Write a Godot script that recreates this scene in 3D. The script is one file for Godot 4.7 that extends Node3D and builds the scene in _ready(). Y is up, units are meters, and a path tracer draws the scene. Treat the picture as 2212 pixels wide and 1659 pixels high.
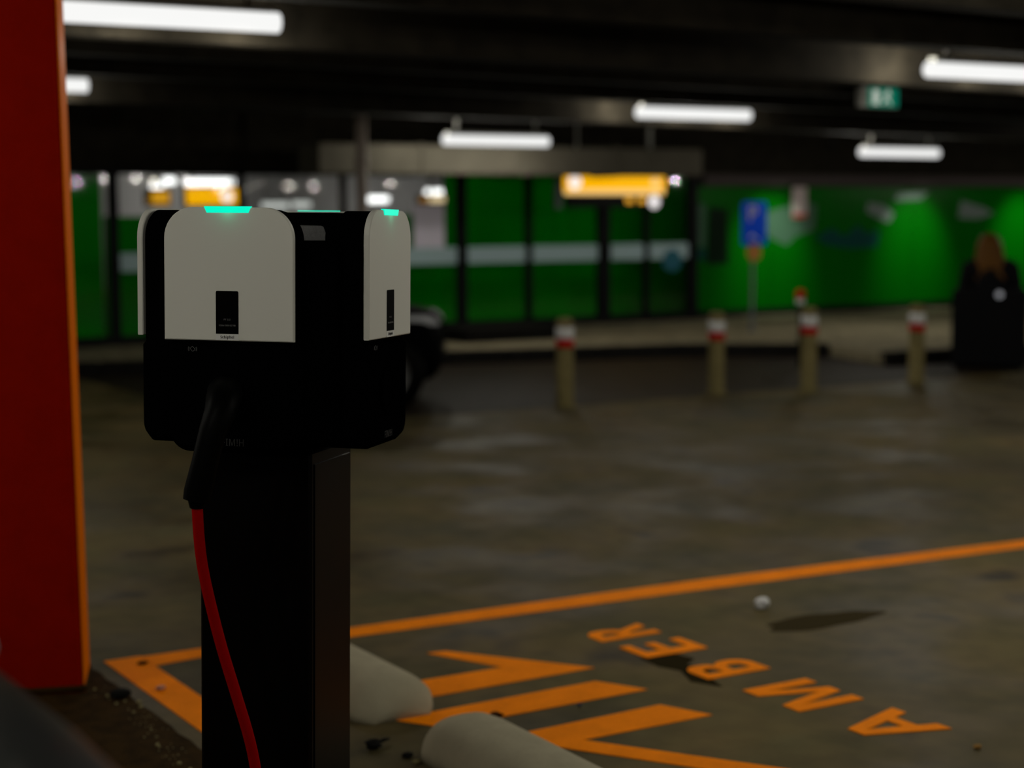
extends Node3D

const EYE := 1.5
var M := {}
var used := {}
var lamp_e := 0.30      # downward light of one tube
var lamp_o := 1.0      # light of one tube towards the sides and the ceiling

# ---------------------------------------------------------------- helpers
func numbered(called: String) -> String:
	if not used.has(called):
		used[called] = 0
		return called
	used[called] += 1
	return "%s_%03d" % [called, used[called]]

func tag(o: Node3D, label := "", category := "", group := "", kind := "") -> Node3D:
	if label != "": o.set_meta("label", label)
	if category != "": o.set_meta("category", category)
	if group != "": o.set_meta("group", group)
	if kind != "": o.set_meta("kind", kind)
	return o

func thing(called: String, label: String, category: String, at := Vector3.ZERO, turn := 0.0, group := "") -> Node3D:
	var o := Node3D.new()
	o.name = numbered(called)
	o.position = at
	o.rotation.y = turn
	add_child(o)
	tag(o, label, category, group)
	return o

func S() -> SurfaceTool:
	var st := SurfaceTool.new()
	st.begin(Mesh.PRIMITIVE_TRIANGLES)
	st.set_smooth_group(-1)
	return st

func obj(called: String, st: SurfaceTool, m: Material, parent: Node3D = null, at := Vector3.ZERO) -> MeshInstance3D:
	st.generate_normals()
	return inst(called, st.commit(), m, parent, at)

func inst(called: String, mesh: Mesh, m: Material, parent: Node3D = null, at := Vector3.ZERO) -> MeshInstance3D:
	var o := MeshInstance3D.new()
	o.mesh = mesh
	o.material_override = m
	o.position = at
	o.cast_shadow = GeometryInstance3D.SHADOW_CASTING_SETTING_ON
	if parent == null:
		o.name = numbered(called)
		add_child(o)
	else:
		o.name = called
		parent.add_child(o, true)
	return o

func struct(called: String, st: SurfaceTool, m: Material, at := Vector3.ZERO) -> MeshInstance3D:
	var o := obj(called, st, m, null, at)
	o.set_meta("kind", "structure")
	return o

func tri(st: SurfaceTool, a: Vector3, b: Vector3, c: Vector3) -> void:
	st.add_vertex(a); st.add_vertex(b); st.add_vertex(c)

func quad(st: SurfaceTool, a: Vector3, b: Vector3, c: Vector3, d: Vector3) -> void:
	tri(st, a, b, c); tri(st, a, c, d)

# box with chamfered edges, c centre, s size
func box(st: SurfaceTool, c: Vector3, s: Vector3, bev := 0.0, xf := Transform3D.IDENTITY) -> void:
	var h := s / 2.0
	if bev <= 0.0:
		prism(st, PackedVector2Array([Vector2(c.x - h.x, c.y - h.y), Vector2(c.x + h.x, c.y - h.y), Vector2(c.x + h.x, c.y + h.y), Vector2(c.x - h.x, c.y + h.y)]), c.z - h.z, c.z + h.z, 0.0, xf)
		return
	var b := minf(bev, minf(h.x, minf(h.y, h.z)) * 0.95)
	var p := PackedVector2Array()
	for q in [[-1, -1, 0], [1, -1, 1], [1, 1, 0], [-1, 1, 1]]:
		var k := Vector2(c.x + q[0] * h.x, c.y + q[1] * h.y)
		var ax := Vector2(-q[0] * b, 0)
		var ay := Vector2(0, -q[1] * b)
		if q[2] == 0:
			p.append(k + ay); p.append(k + ax)
		else:
			p.append(k + ax); p.append(k + ay)
	prism(st, p, c.z - h.z, c.z + h.z, b, xf)

func inset(poly: PackedVector2Array, d: float) -> PackedVector2Array:
	var n := poly.size()
	var out := PackedVector2Array()
	for i in n:
		var e0 := (poly[i] - poly[(i + n - 1) % n]).normalized()
		var e1 := (poly[(i + 1) % n] - poly[i]).normalized()
		var n0 := Vector2(-e0.y, e0.x)
		var n1 := Vector2(-e1.y, e1.x)
		var m := (n0 + n1)
		var l := maxf(m.length_squared() / 2.0, 0.3)
		out.append(poly[i] + m / l * d)
	return out

# counter-clockwise outline in xy, extruded from z0 to z1, edges chamfered by bev
func prism(st: SurfaceTool, poly: PackedVector2Array, z0: float, z1: float, bev := 0.0, xf := Transform3D.IDENTITY, smooth := false) -> void:
	var n := poly.size()
	var rings := []
	if bev > 0.0:
		var ins := inset(poly, bev)
		rings = [[ins, z0], [poly, z0 + bev], [poly, z1 - bev], [ins, z1]]
	else:
		rings = [[poly, z0], [poly, z1]]
	st.set_smooth_group(1 if smooth else -1)
	for r in rings.size() - 1:
		var a: PackedVector2Array = rings[r][0]
		var b: PackedVector2Array = rings[r + 1][0]
		var za: float = rings[r][1]
		var zb: float = rings[r + 1][1]
		for i in n:
			var j := (i + 1) % n
			quad(st, xf * Vector3(a[i].x, a[i].y, za), xf * Vector3(b[i].x, b[i].y, zb), xf * Vector3(b[j].x, b[j].y, zb), xf * Vector3(a[j].x, a[j].y, za))
	st.set_smooth_group(-1)
	var bottom: PackedVector2Array = rings[0][0]
	var top: PackedVector2Array = rings[rings.size() - 1][0]
	var ix := Geometry2D.triangulate_polygon(top)
	for k in range(0, ix.size(), 3):
		var p := [top[ix[k]], top[ix[k + 1]], top[ix[k + 2]]]
		var q := [bottom[ix[k]], bottom[ix[k + 1]], bottom[ix[k + 2]]]
		if (p[1] - p[0]).cross(p[2] - p[0]) < 0.0:
			p.reverse(); q.reverse()
		tri(st, xf * Vector3(p[0].x, p[0].y, z1), xf * Vector3(p[2].x, p[2].y, z1), xf * Vector3(p[1].x, p[1].y, z1))
		tri(st, xf * Vector3(q[0].x, q[0].y, z0), xf * Vector3(q[1].x, q[1].y, z0), xf * Vector3(q[2].x, q[2].y, z0))

# tube along points, with a radius for each point (or one for all)
func tube(st: SurfaceTool, pts: Array, r, sides := 12, flat := 1.0) -> void:
	var n := pts.size()
	var rings := []
	var up := Vector3.UP
	var d0: Vector3 = (pts[1] - pts[0]).normalized()
	if absf(d0.dot(up)) > 0.95: up = Vector3.RIGHT
	for i in n:
		var d: Vector3 = (pts[mini(i + 1, n - 1)] - pts[maxi(i - 1, 0)]).normalized()
		var x := d.cross(up).normalized()
		var y := x.cross(d).normalized()
		up = y
		var rr: float = r[i] if r is Array else r
		var ring := []
		for k in sides:
			var a := TAU * k / sides
			ring.append(pts[i] + x * cos(a) * rr + y * sin(a) * rr * flat)
		rings.append(ring)
	st.set_smooth_group(1)
	for i in n - 1:
		for k in sides:
			var j := (k + 1) % sides
			quad(st, rings[i][k], rings[i][j], rings[i + 1][j], rings[i + 1][k])
	st.set_smooth_group(-1)
	for k in range(1, sides - 1):
		tri(st, rings[0][0], rings[0][k + 1], rings[0][k])
		tri(st, rings[n - 1][0], rings[n - 1][k], rings[n - 1][k + 1])

# profile of (radius, height) turned round the y axis
func lathe(st: SurfaceTool, prof: Array, seg := 24, xf := Transform3D.IDENTITY) -> void:
	st.set_smooth_group(1)
	for i in prof.size() - 1:
		var a: Vector2 = prof[i]
		var b: Vector2 = prof[i + 1]
		for k in seg:
			var t0 := TAU * k / seg
			var t1 := TAU * (k + 1) / seg
			var p := [Vector3(a.x * cos(t0), a.y, a.x * sin(t0)), Vector3(a.x * cos(t1), a.y, a.x * sin(t1)), Vector3(b.x * cos(t1), b.y, b.x * sin(t1)), Vector3(b.x * cos(t0), b.y, b.x * sin(t0))]
			if a.x > 1e-5: tri(st, xf * p[0], xf * p[1], xf * p[2])
			if b.x > 1e-5: tri(st, xf * p[0], xf * p[2], xf * p[3])
	st.set_smooth_group(-1)

# rings of points joined into one skin, ends closed
func loft(st: SurfaceTool, rings: Array, closed := true) -> void:
	st.set_smooth_group(1)
	var m: int = rings[0].size()
	for i in rings.size() - 1:
		for k in (m if closed else m - 1):
			var j := (k + 1) % m
			quad(st, rings[i][k], rings[i + 1][k], rings[i + 1][j], rings[i][j])
	for e in [0, rings.size() - 1]:
		var c := Vector3.ZERO
		for p in rings[e]: c += p
		c /= m
		for k in m:
			var j := (k + 1) % m
			if e == 0: tri(st, c, rings[e][k], rings[e][j])
			else: tri(st, c, rings[e][j], rings[e][k])
	st.set_smooth_group(-1)

func lin(r: float, g: float, b: float) -> Color:
	return Color(r, g, b).linear_to_srgb()

func mat(c: Color, rough := 0.6, metal := 0.0, spec := 0.2) -> StandardMaterial3D:
	var m := StandardMaterial3D.new()
	m.albedo_color = c
	m.roughness = rough
	m.metallic = metal
	m.metallic_specular = spec
	return m

func glow(c: Color, e: Color, k := 1.0) -> StandardMaterial3D:
	var m := mat(c, 0.4)
	m.emission_enabled = true
	m.emission = e
	m.emission_energy_multiplier = k
	return m

func tex(w: int, h: int, f: Callable, mip := false) -> ImageTexture:
	var im := Image.create(w, h, false, Image.FORMAT_RGB8)
	for y in h:
		for x in w:
			im.set_pixel(x, y, f.call(x, y))
	return ImageTexture.create_from_image(im)

func noise_img(seed_: int, freq: float, size: int, oct := 4) -> Image:
	var n := FastNoiseLite.new()
	n.seed = seed_
	n.noise_type = FastNoiseLite.TYPE_SIMPLEX_SMOOTH
	n.frequency = freq
	n.fractal_octaves = oct
	return n.get_seamless_image(size, size, false, false, 0.15)

func text(s: String, h: float, m: Material, parent: Node3D, at: Vector3, called := "lettering", bold := true, width := 0.0, depth := 0.0004) -> MeshInstance3D:
	var t := TextMesh.new()
	var f := SystemFont.new()
	f.font_names = PackedStringArray(["Droid Sans"])
	f.font_weight = 700 if bold else 400
	t.font = f
	t.text = s
	t.font_size = 64
	t.pixel_size = 0.01
	t.depth = 0.01
	t.curve_step = 1.0
	var bb := t.get_aabb()
	var o := inst(called, t, m, parent, at)
	var k := h / bb.size.y
	o.scale = Vector3(k if width <= 0.0 else width / bb.size.x, k, depth / 0.01)
	var c := bb.get_center()
	o.position = at - Vector3(c.x * o.scale.x, c.y * o.scale.y, 0)
	return o

# ---------------------------------------------------------------- scene
func _ready() -> void:
	var cam := Camera3D.new()
	cam.name = "camera"
	add_child(cam)
	cam.position = Vector3(0, EYE, 0)
	cam.rotation = Vector3(-atan(375.0 / 3700.0), deg_to_rad(-30.8), -0.006)
	var at := CameraAttributesPhysical.new()
	at.frustum_focal_length = 54.0
	at.exposure_aperture = 1.9
	at.frustum_focus_distance = 3.4
	cam.attributes = at
	cam.fov = rad_to_deg(2.0 * atan(829.5 / 3700.0))
	cam.near = 0.05
	cam.far = 200.0
	cam.current = true
	var we := WorldEnvironment.new()
	we.name = "world_environment"
	var env := Environment.new()
	env.background_mode = Environment.BG_COLOR
	env.background_color = Color.BLACK
	env.tonemap_mode = Environment.TONE_MAPPER_LINEAR
	env.tonemap_exposure = 1.0
	env.sdfgi_enabled = true
	env.ssao_enabled = true
	env.ssil_enabled = true
	we.environment = env
	add_child(we)

	materials()
	setting()
	glass_front()
	hall()
	lamps()
	markings()
	wheel_stops()
	charger()
	pillar()
	bollards()
	signs()
	cars()
	seated_person()
	litter()

func materials() -> void:
	# concrete of the floor: fine grain, blotches and dark spots, computed
	var a := noise_img(3, 0.006, 768, 5)
	var b := noise_img(11, 0.05, 768, 4)
	var c := noise_img(29, 0.012, 768, 3)
	var col := Image.create(768, 768, false, Image.FORMAT_RGB8)
	var rgh := Image.create(768, 768, false, Image.FORMAT_RGB8)
	for y in 768:
		for x in 768:
			var u := a.get_pixel(x, y).r - 0.5
			var v := b.get_pixel(x, y).r - 0.5
			var w := c.get_pixel(x, y).r
			var k := 1.0 + 1.1 * u + 0.5 * v
			if w > 0.72: k *= 1.0 - 0.9 * minf(1.0, (w - 0.72) * 4.0)
			k = clampf(k, 0.25, 1.8)
			var warm := 1.0 + 0.25 * (w - 0.5)
			col.set_pixel(x, y, lin(0.082 * k * warm, 0.064 * k, 0.028 * k / warm))
			rgh.set_pixel(x, y, Color(1, clampf(0.56 + 0.5 * u - 0.3 * (w - 0.5), 0.42, 0.8), 0))
	var fm := mat(Color.WHITE, 1.0, 0.0, 0.13)
	fm.albedo_texture = ImageTexture.create_from_image(col)
	fm.roughness_texture = ImageTexture.create_from_image(rgh)
	fm.roughness_texture_channel = BaseMaterial3D.TEXTURE_CHANNEL_GREEN
	fm.uv1_triplanar = true
	fm.uv1_world_triplanar = true
	fm.uv1_scale = Vector3(0.16, 0.16, 0.16)
	M.floor = fm
	var grey := Image.create(256, 256, false, Image.FORMAT_RGB8)
	var bump := Image.create(256, 256, false, Image.FORMAT_RGB8)
	var g2 := noise_img(5, 0.03, 256, 5)
	var g3 := noise_img(7, 0.2, 256, 2)
	for y in 256:
		for x in 256:
			var k := 1.0 + 0.9 * (g2.get_pixel(x, y).r - 0.5) + 0.5 * (g3.get_pixel(x, y).r - 0.5)
			k = clampf(k * 0.85 * 0.95, 0.1, 1.0)
			grey.set_pixel(x, y, lin(k, k, k))
			var h := g3.get_pixel(x, y).r
			bump.set_pixel(x, y, Color(h, h, h))
	var gt := ImageTexture.create_from_image(grey)
	var even := Image.create(256, 256, false, Image.FORMAT_RGB8)
	for y in 256:
		for x in 256:
			var k := 0.88 + 0.18 * (g2.get_pixel(x, y).r - 0.5) + 0.10 * (g3.get_pixel(x, y).r - 0.5)
			even.set_pixel(x, y, lin(k, k, k))
	var et := ImageTexture.create_from_image(even)
	var bt := ImageTexture.create_from_image(bump)
	var rough_stone := func(col_: Color, rough: float, scale_: float, relief: float) -> StandardMaterial3D:
		var m := mat(col_, rough, 0.0, 0.15)
		m.albedo_texture = gt
		m.uv1_triplanar = true
		m.uv1_world_triplanar = true
		m.uv1_scale = Vector3.ONE * scale_
		if relief > 0.0:
			m.heightmap_enabled = true
			m.heightmap_texture = bt
			m.heightmap_scale = relief
		return m
	M.asphalt = rough_stone.call(lin(0.026, 0.019, 0.012), 0.6, 0.4, 0.0)
	M.island = rough_stone.call(lin(0.034, 0.018, 0.004), 0.95, 1.5, 0.2)
	M.stop = rough_stone.call(lin(0.36, 0.325, 0.225), 0.85, 1.0, 0.0)
	M.walk = rough_stone.call(lin(0.26, 0.225, 0.145), 0.8, 0.6, 0.0)
	M.kerb = rough_stone.call(lin(0.012, 0.011, 0.010), 0.9, 1.0, 0.0)
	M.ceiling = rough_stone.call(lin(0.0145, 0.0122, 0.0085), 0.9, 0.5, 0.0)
	M.wall = rough_stone.call(lin(0.12, 0.11, 0.10), 0.9, 0.5, 0.0)
	M.duct = rough_stone.call(lin(0.075, 0.068, 0.052), 0.7, 0.4, 0.0)
	M.bollard = rough_stone.call(lin(0.20, 0.165, 0.07), 0.7, 2.0, 0.0)
	M.paint = rough_stone.call(lin(1.0, 0.26, 0.0), 0.6, 0.7, 0.0)
	M.paint.albedo_texture = et
	M.paint.metallic_specular = 0.08
	M.pillar = rough_stone.call(lin(0.30, 0.006, 0.0005), 0.6, 1.0, 0.05)
	M.pillar.albedo_texture = et
	M.pillar.heightmap_enabled = false
	M.pillar.metallic_specular = 0.05
	M.stop.albedo_texture = et
	M.duct.albedo_texture = et
	M.pillar_edge = mat(lin(0.62, 0.13, 0.001), 0.6, 0.0, 0.05)
	M.black_plastic = mat(lin(0.001, 0.001, 0.0012), 0.85, 0.0, 0.0)
	M.black_grain = rough_stone.call(lin(0.11, 0.11, 0.11), 0.3, 12.0, 0.3)
	M.black_metal = mat(lin(0.0012, 0.0008, 0.0008), 0.35, 0.0, 0.18)
	M.white_panel = mat(lin(0.60, 0.595, 0.54), 0.55)
	M.label_black = mat(lin(0.002, 0.002, 0.002), 0.6, 0.0, 0.05)
	M.label_white = mat(lin(0.62, 0.62, 0.60), 0.5)
	M.print_grey = mat(lin(0.12, 0.12, 0.12), 0.5)
	M.print_dim = mat(lin(0.035, 0.035, 0.035), 0.5)
	M.print_black = mat(lin(0.004, 0.004, 0.004), 0.6)
	M.led = glow(Color(0, 0.3, 0.25), lin(0.0, 0.90, 0.58))
	M.cable = mat(lin(0.30, 0.001, 0.001), 0.6, 0.0, 0.06)
	M.rubber = mat(lin(0.0012, 0.0012, 0.0011), 0.45, 0.0, 0.12)
	M.tube = glow(lin(0.004, 0.004, 0.004), lin(0.94, 0.94, 0.925))
	M.tube.metallic_specular = 0.0
	M.mirrored_tube = glow(lin(0.004, 0.004, 0.004), lin(0.95, 0.97, 0.95), 2.4)  # bright glow for lamps mirrored in the glass
	M.fitting = mat(lin(0.25, 0.25, 0.23), 0.6)
	M.glass = mat(Color(0.02, 0.06, 0.04, 0.03), 0.03)
	M.glass.metallic_specular = 0.3
	M.glass.transparency = BaseMaterial3D.TRANSPARENCY_ALPHA
	M.frost = mat(lin(0.40, 0.55, 0.58), 0.7)
	M.frame = mat(lin(0.004, 0.004, 0.005), 0.5, 0.0, 0.2)
	M.green = mat(lin(0.0003, 0.10, 0.001), 0.25)
	M.green_in = mat(lin(0.0002, 0.26, 0.003), 0.6, 0.0, 0.05)
	M.plaster = mat(lin(0.42, 0.42, 0.43), 0.8)
	M.red = mat(lin(0.40, 0.003, 0.003), 0.5)
	M.white = mat(lin(0.6, 0.6, 0.6), 0.5)
	M.yellow_light = glow(lin(0.5, 0.25, 0.0), lin(0.92, 0.44, 0.0))
	M.peach_light = glow(lin(0.6, 0.4, 0.2), lin(0.92, 0.56, 0.17))
	M.white_light = glow(lin(0.8, 0.8, 0.8), lin(1.0, 0.86, 0.78))
	M.exit_light = glow(lin(0.0, 0.2, 0.15), lin(0.0, 0.075, 0.045))
	M.exit_white = glow(lin(0.5, 0.5, 0.5), lin(0.30, 0.34, 0.30))
	M.blue = mat(lin(0.001, 0.05, 0.55), 0.4)
	M.paper = mat(lin(0.72, 0.68, 0.80), 0.8)
	M.car = mat(lin(0.0015, 0.0015, 0.002), 0.35, 0.0, 0.2)
	M.car.clearcoat_enabled = true
	M.car.clearcoat = 0.12
	M.car.clearcoat_roughness = 0.05
	M.car_dull = mat(lin(0.0015, 0.0015, 0.002), 0.7, 0.0, 0.05)
	M.car_glass = mat(lin(0.003, 0.003, 0.004), 0.05)
	M.chrome = mat(lin(0.12, 0.12, 0.12), 0.4, 0.8)
	M.tail = mat(lin(0.4, 0.01, 0.01), 0.15)
	M.lens = mat(lin(0.35, 0.36, 0.38), 0.1)
	M.skin = mat(lin(0.42, 0.24, 0.16), 0.55)
	M.hair = mat(lin(0.11, 0.05, 0.012), 0.5, 0.0, 0.15)
	M.cloth = mat(lin(0.005, 0.005, 0.006), 0.9, 0.0, 0.2)
	M.grey_metal = mat(lin(0.10, 0.11, 0.12), 0.5, 0.3)
	M.pipe = mat(lin(0.20, 0.165, 0.14), 0.6)
	M.leaf = mat(lin(0.25, 0.13, 0.03), 0.8)
	M.twig = mat(lin(0.006, 0.006, 0.005), 0.9)
	M.stain = mat(lin(0.020, 0.015, 0.006), 0.9, 0.0, 0.05)
	M.crumb = mat(lin(0.22, 0.19, 0.09), 0.9)

func setting() -> void:
	var st := S()
	box(st, Vector3(6, -0.15, -4.5), Vector3(40, 0.3, 29))
	struct("floor", st, M.floor)
	# darker lane beyond the bollards
	st = S()
	prism(st, PackedVector2Array([Vector2(4.58, 11.05), Vector2(26, 11.0), Vector2(26, 15), Vector2(4.58, 16)]), 0.0, 0.004, 0.0, Transform3D(Basis(Vector3.RIGHT, Vector3.FORWARD, Vector3.UP), Vector3.ZERO))
	struct("floor_lane", st, M.asphalt)
	# dark strip the charger and the pillar stand on, with an uneven edge
	var pl := PackedVector2Array()
	var rg := RandomNumberGenerator.new()
	rg.seed = 4
	pl.append(Vector2(0.75, 0.5))
	for i in 60:
		pl.append(Vector2(1.635 + rg.randf_range(-0.008, 0.006), 0.5 + i * 0.084))
	pl.append(Vector2(1.61, 5.48))
	pl.append(Vector2(0.75, 5.48))
	st = S()
	prism(st, pl, 0.0, 0.012, 0.004, Transform3D(Basis(Vector3.RIGHT, Vector3.FORWARD, Vector3.UP), Vector3.ZERO))
	struct("trim_1", st, M.island)
	# walls
	st = S(); box(st, Vector3(-14.15, 1.5, -7), Vector3(0.3, 3.6, 34)); struct("wall_left", st, M.wall)
	st = S(); box(st, Vector3(26.15, 1.5, -11), Vector3(0.3, 3.6, 42)); struct("wall_right", st, M.wall)
	st = S(); box(st, Vector3(6, 1.5, 10.15), Vector3(40.6, 3.6, 0.3)); struct("wall_front", st, M.wall)
	st = S(); box(st, Vector3(-5.5, 1.5, -17.6), Vector3(17, 3.6, 0.3)); struct("wall_back", st, M.wall)
	# ribbed concrete ceiling, falling a little to the right for drainage
	var slope := atan(0.012)
	var base := Basis(Vector3.BACK, -slope)
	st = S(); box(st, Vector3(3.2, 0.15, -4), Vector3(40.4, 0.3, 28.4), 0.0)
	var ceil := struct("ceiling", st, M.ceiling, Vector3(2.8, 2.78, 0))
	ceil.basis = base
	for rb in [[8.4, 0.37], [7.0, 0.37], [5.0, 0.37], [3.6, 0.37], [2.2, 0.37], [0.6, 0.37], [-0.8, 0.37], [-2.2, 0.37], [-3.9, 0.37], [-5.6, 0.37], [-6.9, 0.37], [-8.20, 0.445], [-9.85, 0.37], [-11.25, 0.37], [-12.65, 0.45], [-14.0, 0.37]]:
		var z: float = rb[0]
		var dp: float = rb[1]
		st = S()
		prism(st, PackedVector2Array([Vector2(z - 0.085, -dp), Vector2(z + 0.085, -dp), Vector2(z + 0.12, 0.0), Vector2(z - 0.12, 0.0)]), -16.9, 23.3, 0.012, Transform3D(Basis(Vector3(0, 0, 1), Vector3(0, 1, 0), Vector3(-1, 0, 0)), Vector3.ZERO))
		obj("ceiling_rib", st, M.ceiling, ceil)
	# bulkhead above the glass
	st = S(); box(st, Vector3(11.4, 2.37, -17.5), Vector3(29.2, 0.86, 0.7), 0.01); struct("trim_2", st, M.ceiling)
	st = S(); box(st, Vector3(19.6, 1.865, -17.42), Vector3(12.9, 0.15, 0.2), 0.008); struct("trim_3", st, mat(lin(0.055, 0.045, 0.045), 0.8))
	# raised pavement in front of the glass and the kerb stones along its edge
	var edge := PackedVector2Array([Vector2(4.2, 17.9), Vector2(4.2, 15.62), Vector2(4.8, 15.5), Vector2(10.5, 14.1), Vector2(11.65, 13.25), Vector2(11.4, 12.2), Vector2(12.2, 12.12), Vector2(14.0, 12.0), Vector2(26, 11.9), Vector2(26, 17.9)])
	st = S()
	prism(st, edge, 0.0, 0.12, 0.01, Transform3D(Basis(Vector3.RIGHT, Vector3.FORWARD, Vector3.UP), Vector3.ZERO))
	var walk := struct("sidewalk", st, M.walk)
	for run in [[Vector2(4.25, 15.62), Vector2(4.8, 15.5)], [Vector2(4.8, 15.5), Vector2(10.5, 14.1)], [Vector2(10.5, 14.1), Vector2(11.65, 13.25)], [Vector2(11.4, 12.2), Vector2(12.2, 12.12)], [Vector2(12.2, 12.12), Vector2(14.0, 12.0)], [Vector2(14.0, 12.0), Vector2(20, 11.95)]]:
		var p: Vector2 = run[0]
		var q: Vector2 = run[1]
		var n := maxi(1, roundi(p.distance_to(q) / 0.98))
		for i in n:
			var c := p.lerp(q, (i + 0.5) / n)
			var d := q - p
			st = S()
			box(st, Vector3.ZERO, Vector3(d.length() / n - 0.008, 0.135, 0.13), 0.012)
			var o := obj("kerb_stone", st, M.kerb, walk, Vector3(c.x, 0.0675, -c.y))
			o.rotation.y = atan2(d.y, d.x)
	# ventilation duct that the second tube row lights, and the downpipe beside it
	var t := thing("ventilation_duct", "pale boxed ventilation duct under the dark ceiling, right behind a tube light", "duct", Vector3(9.4, 1.87, -15.75))
	st = S(); box(st, Vector3(0, 0.15, 0), Vector3(4.7, 0.30, 0.5), 0.015); obj("casing", st, M.duct, t)
	for x in [-1.2, 0.0, 1.2]:
		st = S(); box(st, Vector3(x, 0.15, 0), Vector3(0.03, 0.33, 0.53), 0.004); obj("flange", st, M.duct, t)
	for x in [-1.8, 1.8]:
		st = S(); box(st, Vector3(x, 0.55, 0), Vector3(0.03, 0.55, 0.03)); obj("hanger", st, M.fitting, t)
	t = thing("downpipe", "slim grey-brown vertical pipe running up to the ceiling behind the charger's top", "pipe", Vector3(7.03, 0.004, -14.5))
	st = S(); lathe(st, [Vector2(0, 0), Vector2(0.055, 0), Vector2(0.055, 2.38), Vector2(0, 2.38)], 20); obj("pipe_shaft", st, M.pipe, t)
	for y in [0.4, 1.2, 1.95]:
		st = S(); lathe(st, [Vector2(0.054, y - 0.03), Vector2(0.066, y - 0.03), Vector2(0.066, y + 0.03), Vector2(0.054, y + 0.03)], 20); obj("pipe_collar", st, M.pipe, t)
	t = thing("shaded_kerb", "low black block standing in for a shaded kerb at the foot of the glass front", "shaded_kerb", Vector3(9.3, 0.12, -15.95))  # the black of this block paints the shade on a kerb
	st = S(); box(st, Vector3(0, 0.06, 0), Vector3(1.2, 0.12, 0.9), 0.02); obj("block", st, M.kerb, t)
	st = S(); box(st, Vector3(0, 0.135, 0), Vector3(1.24, 0.03, 0.94), 0.01); obj("cap_slab", st, M.kerb, t)

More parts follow.
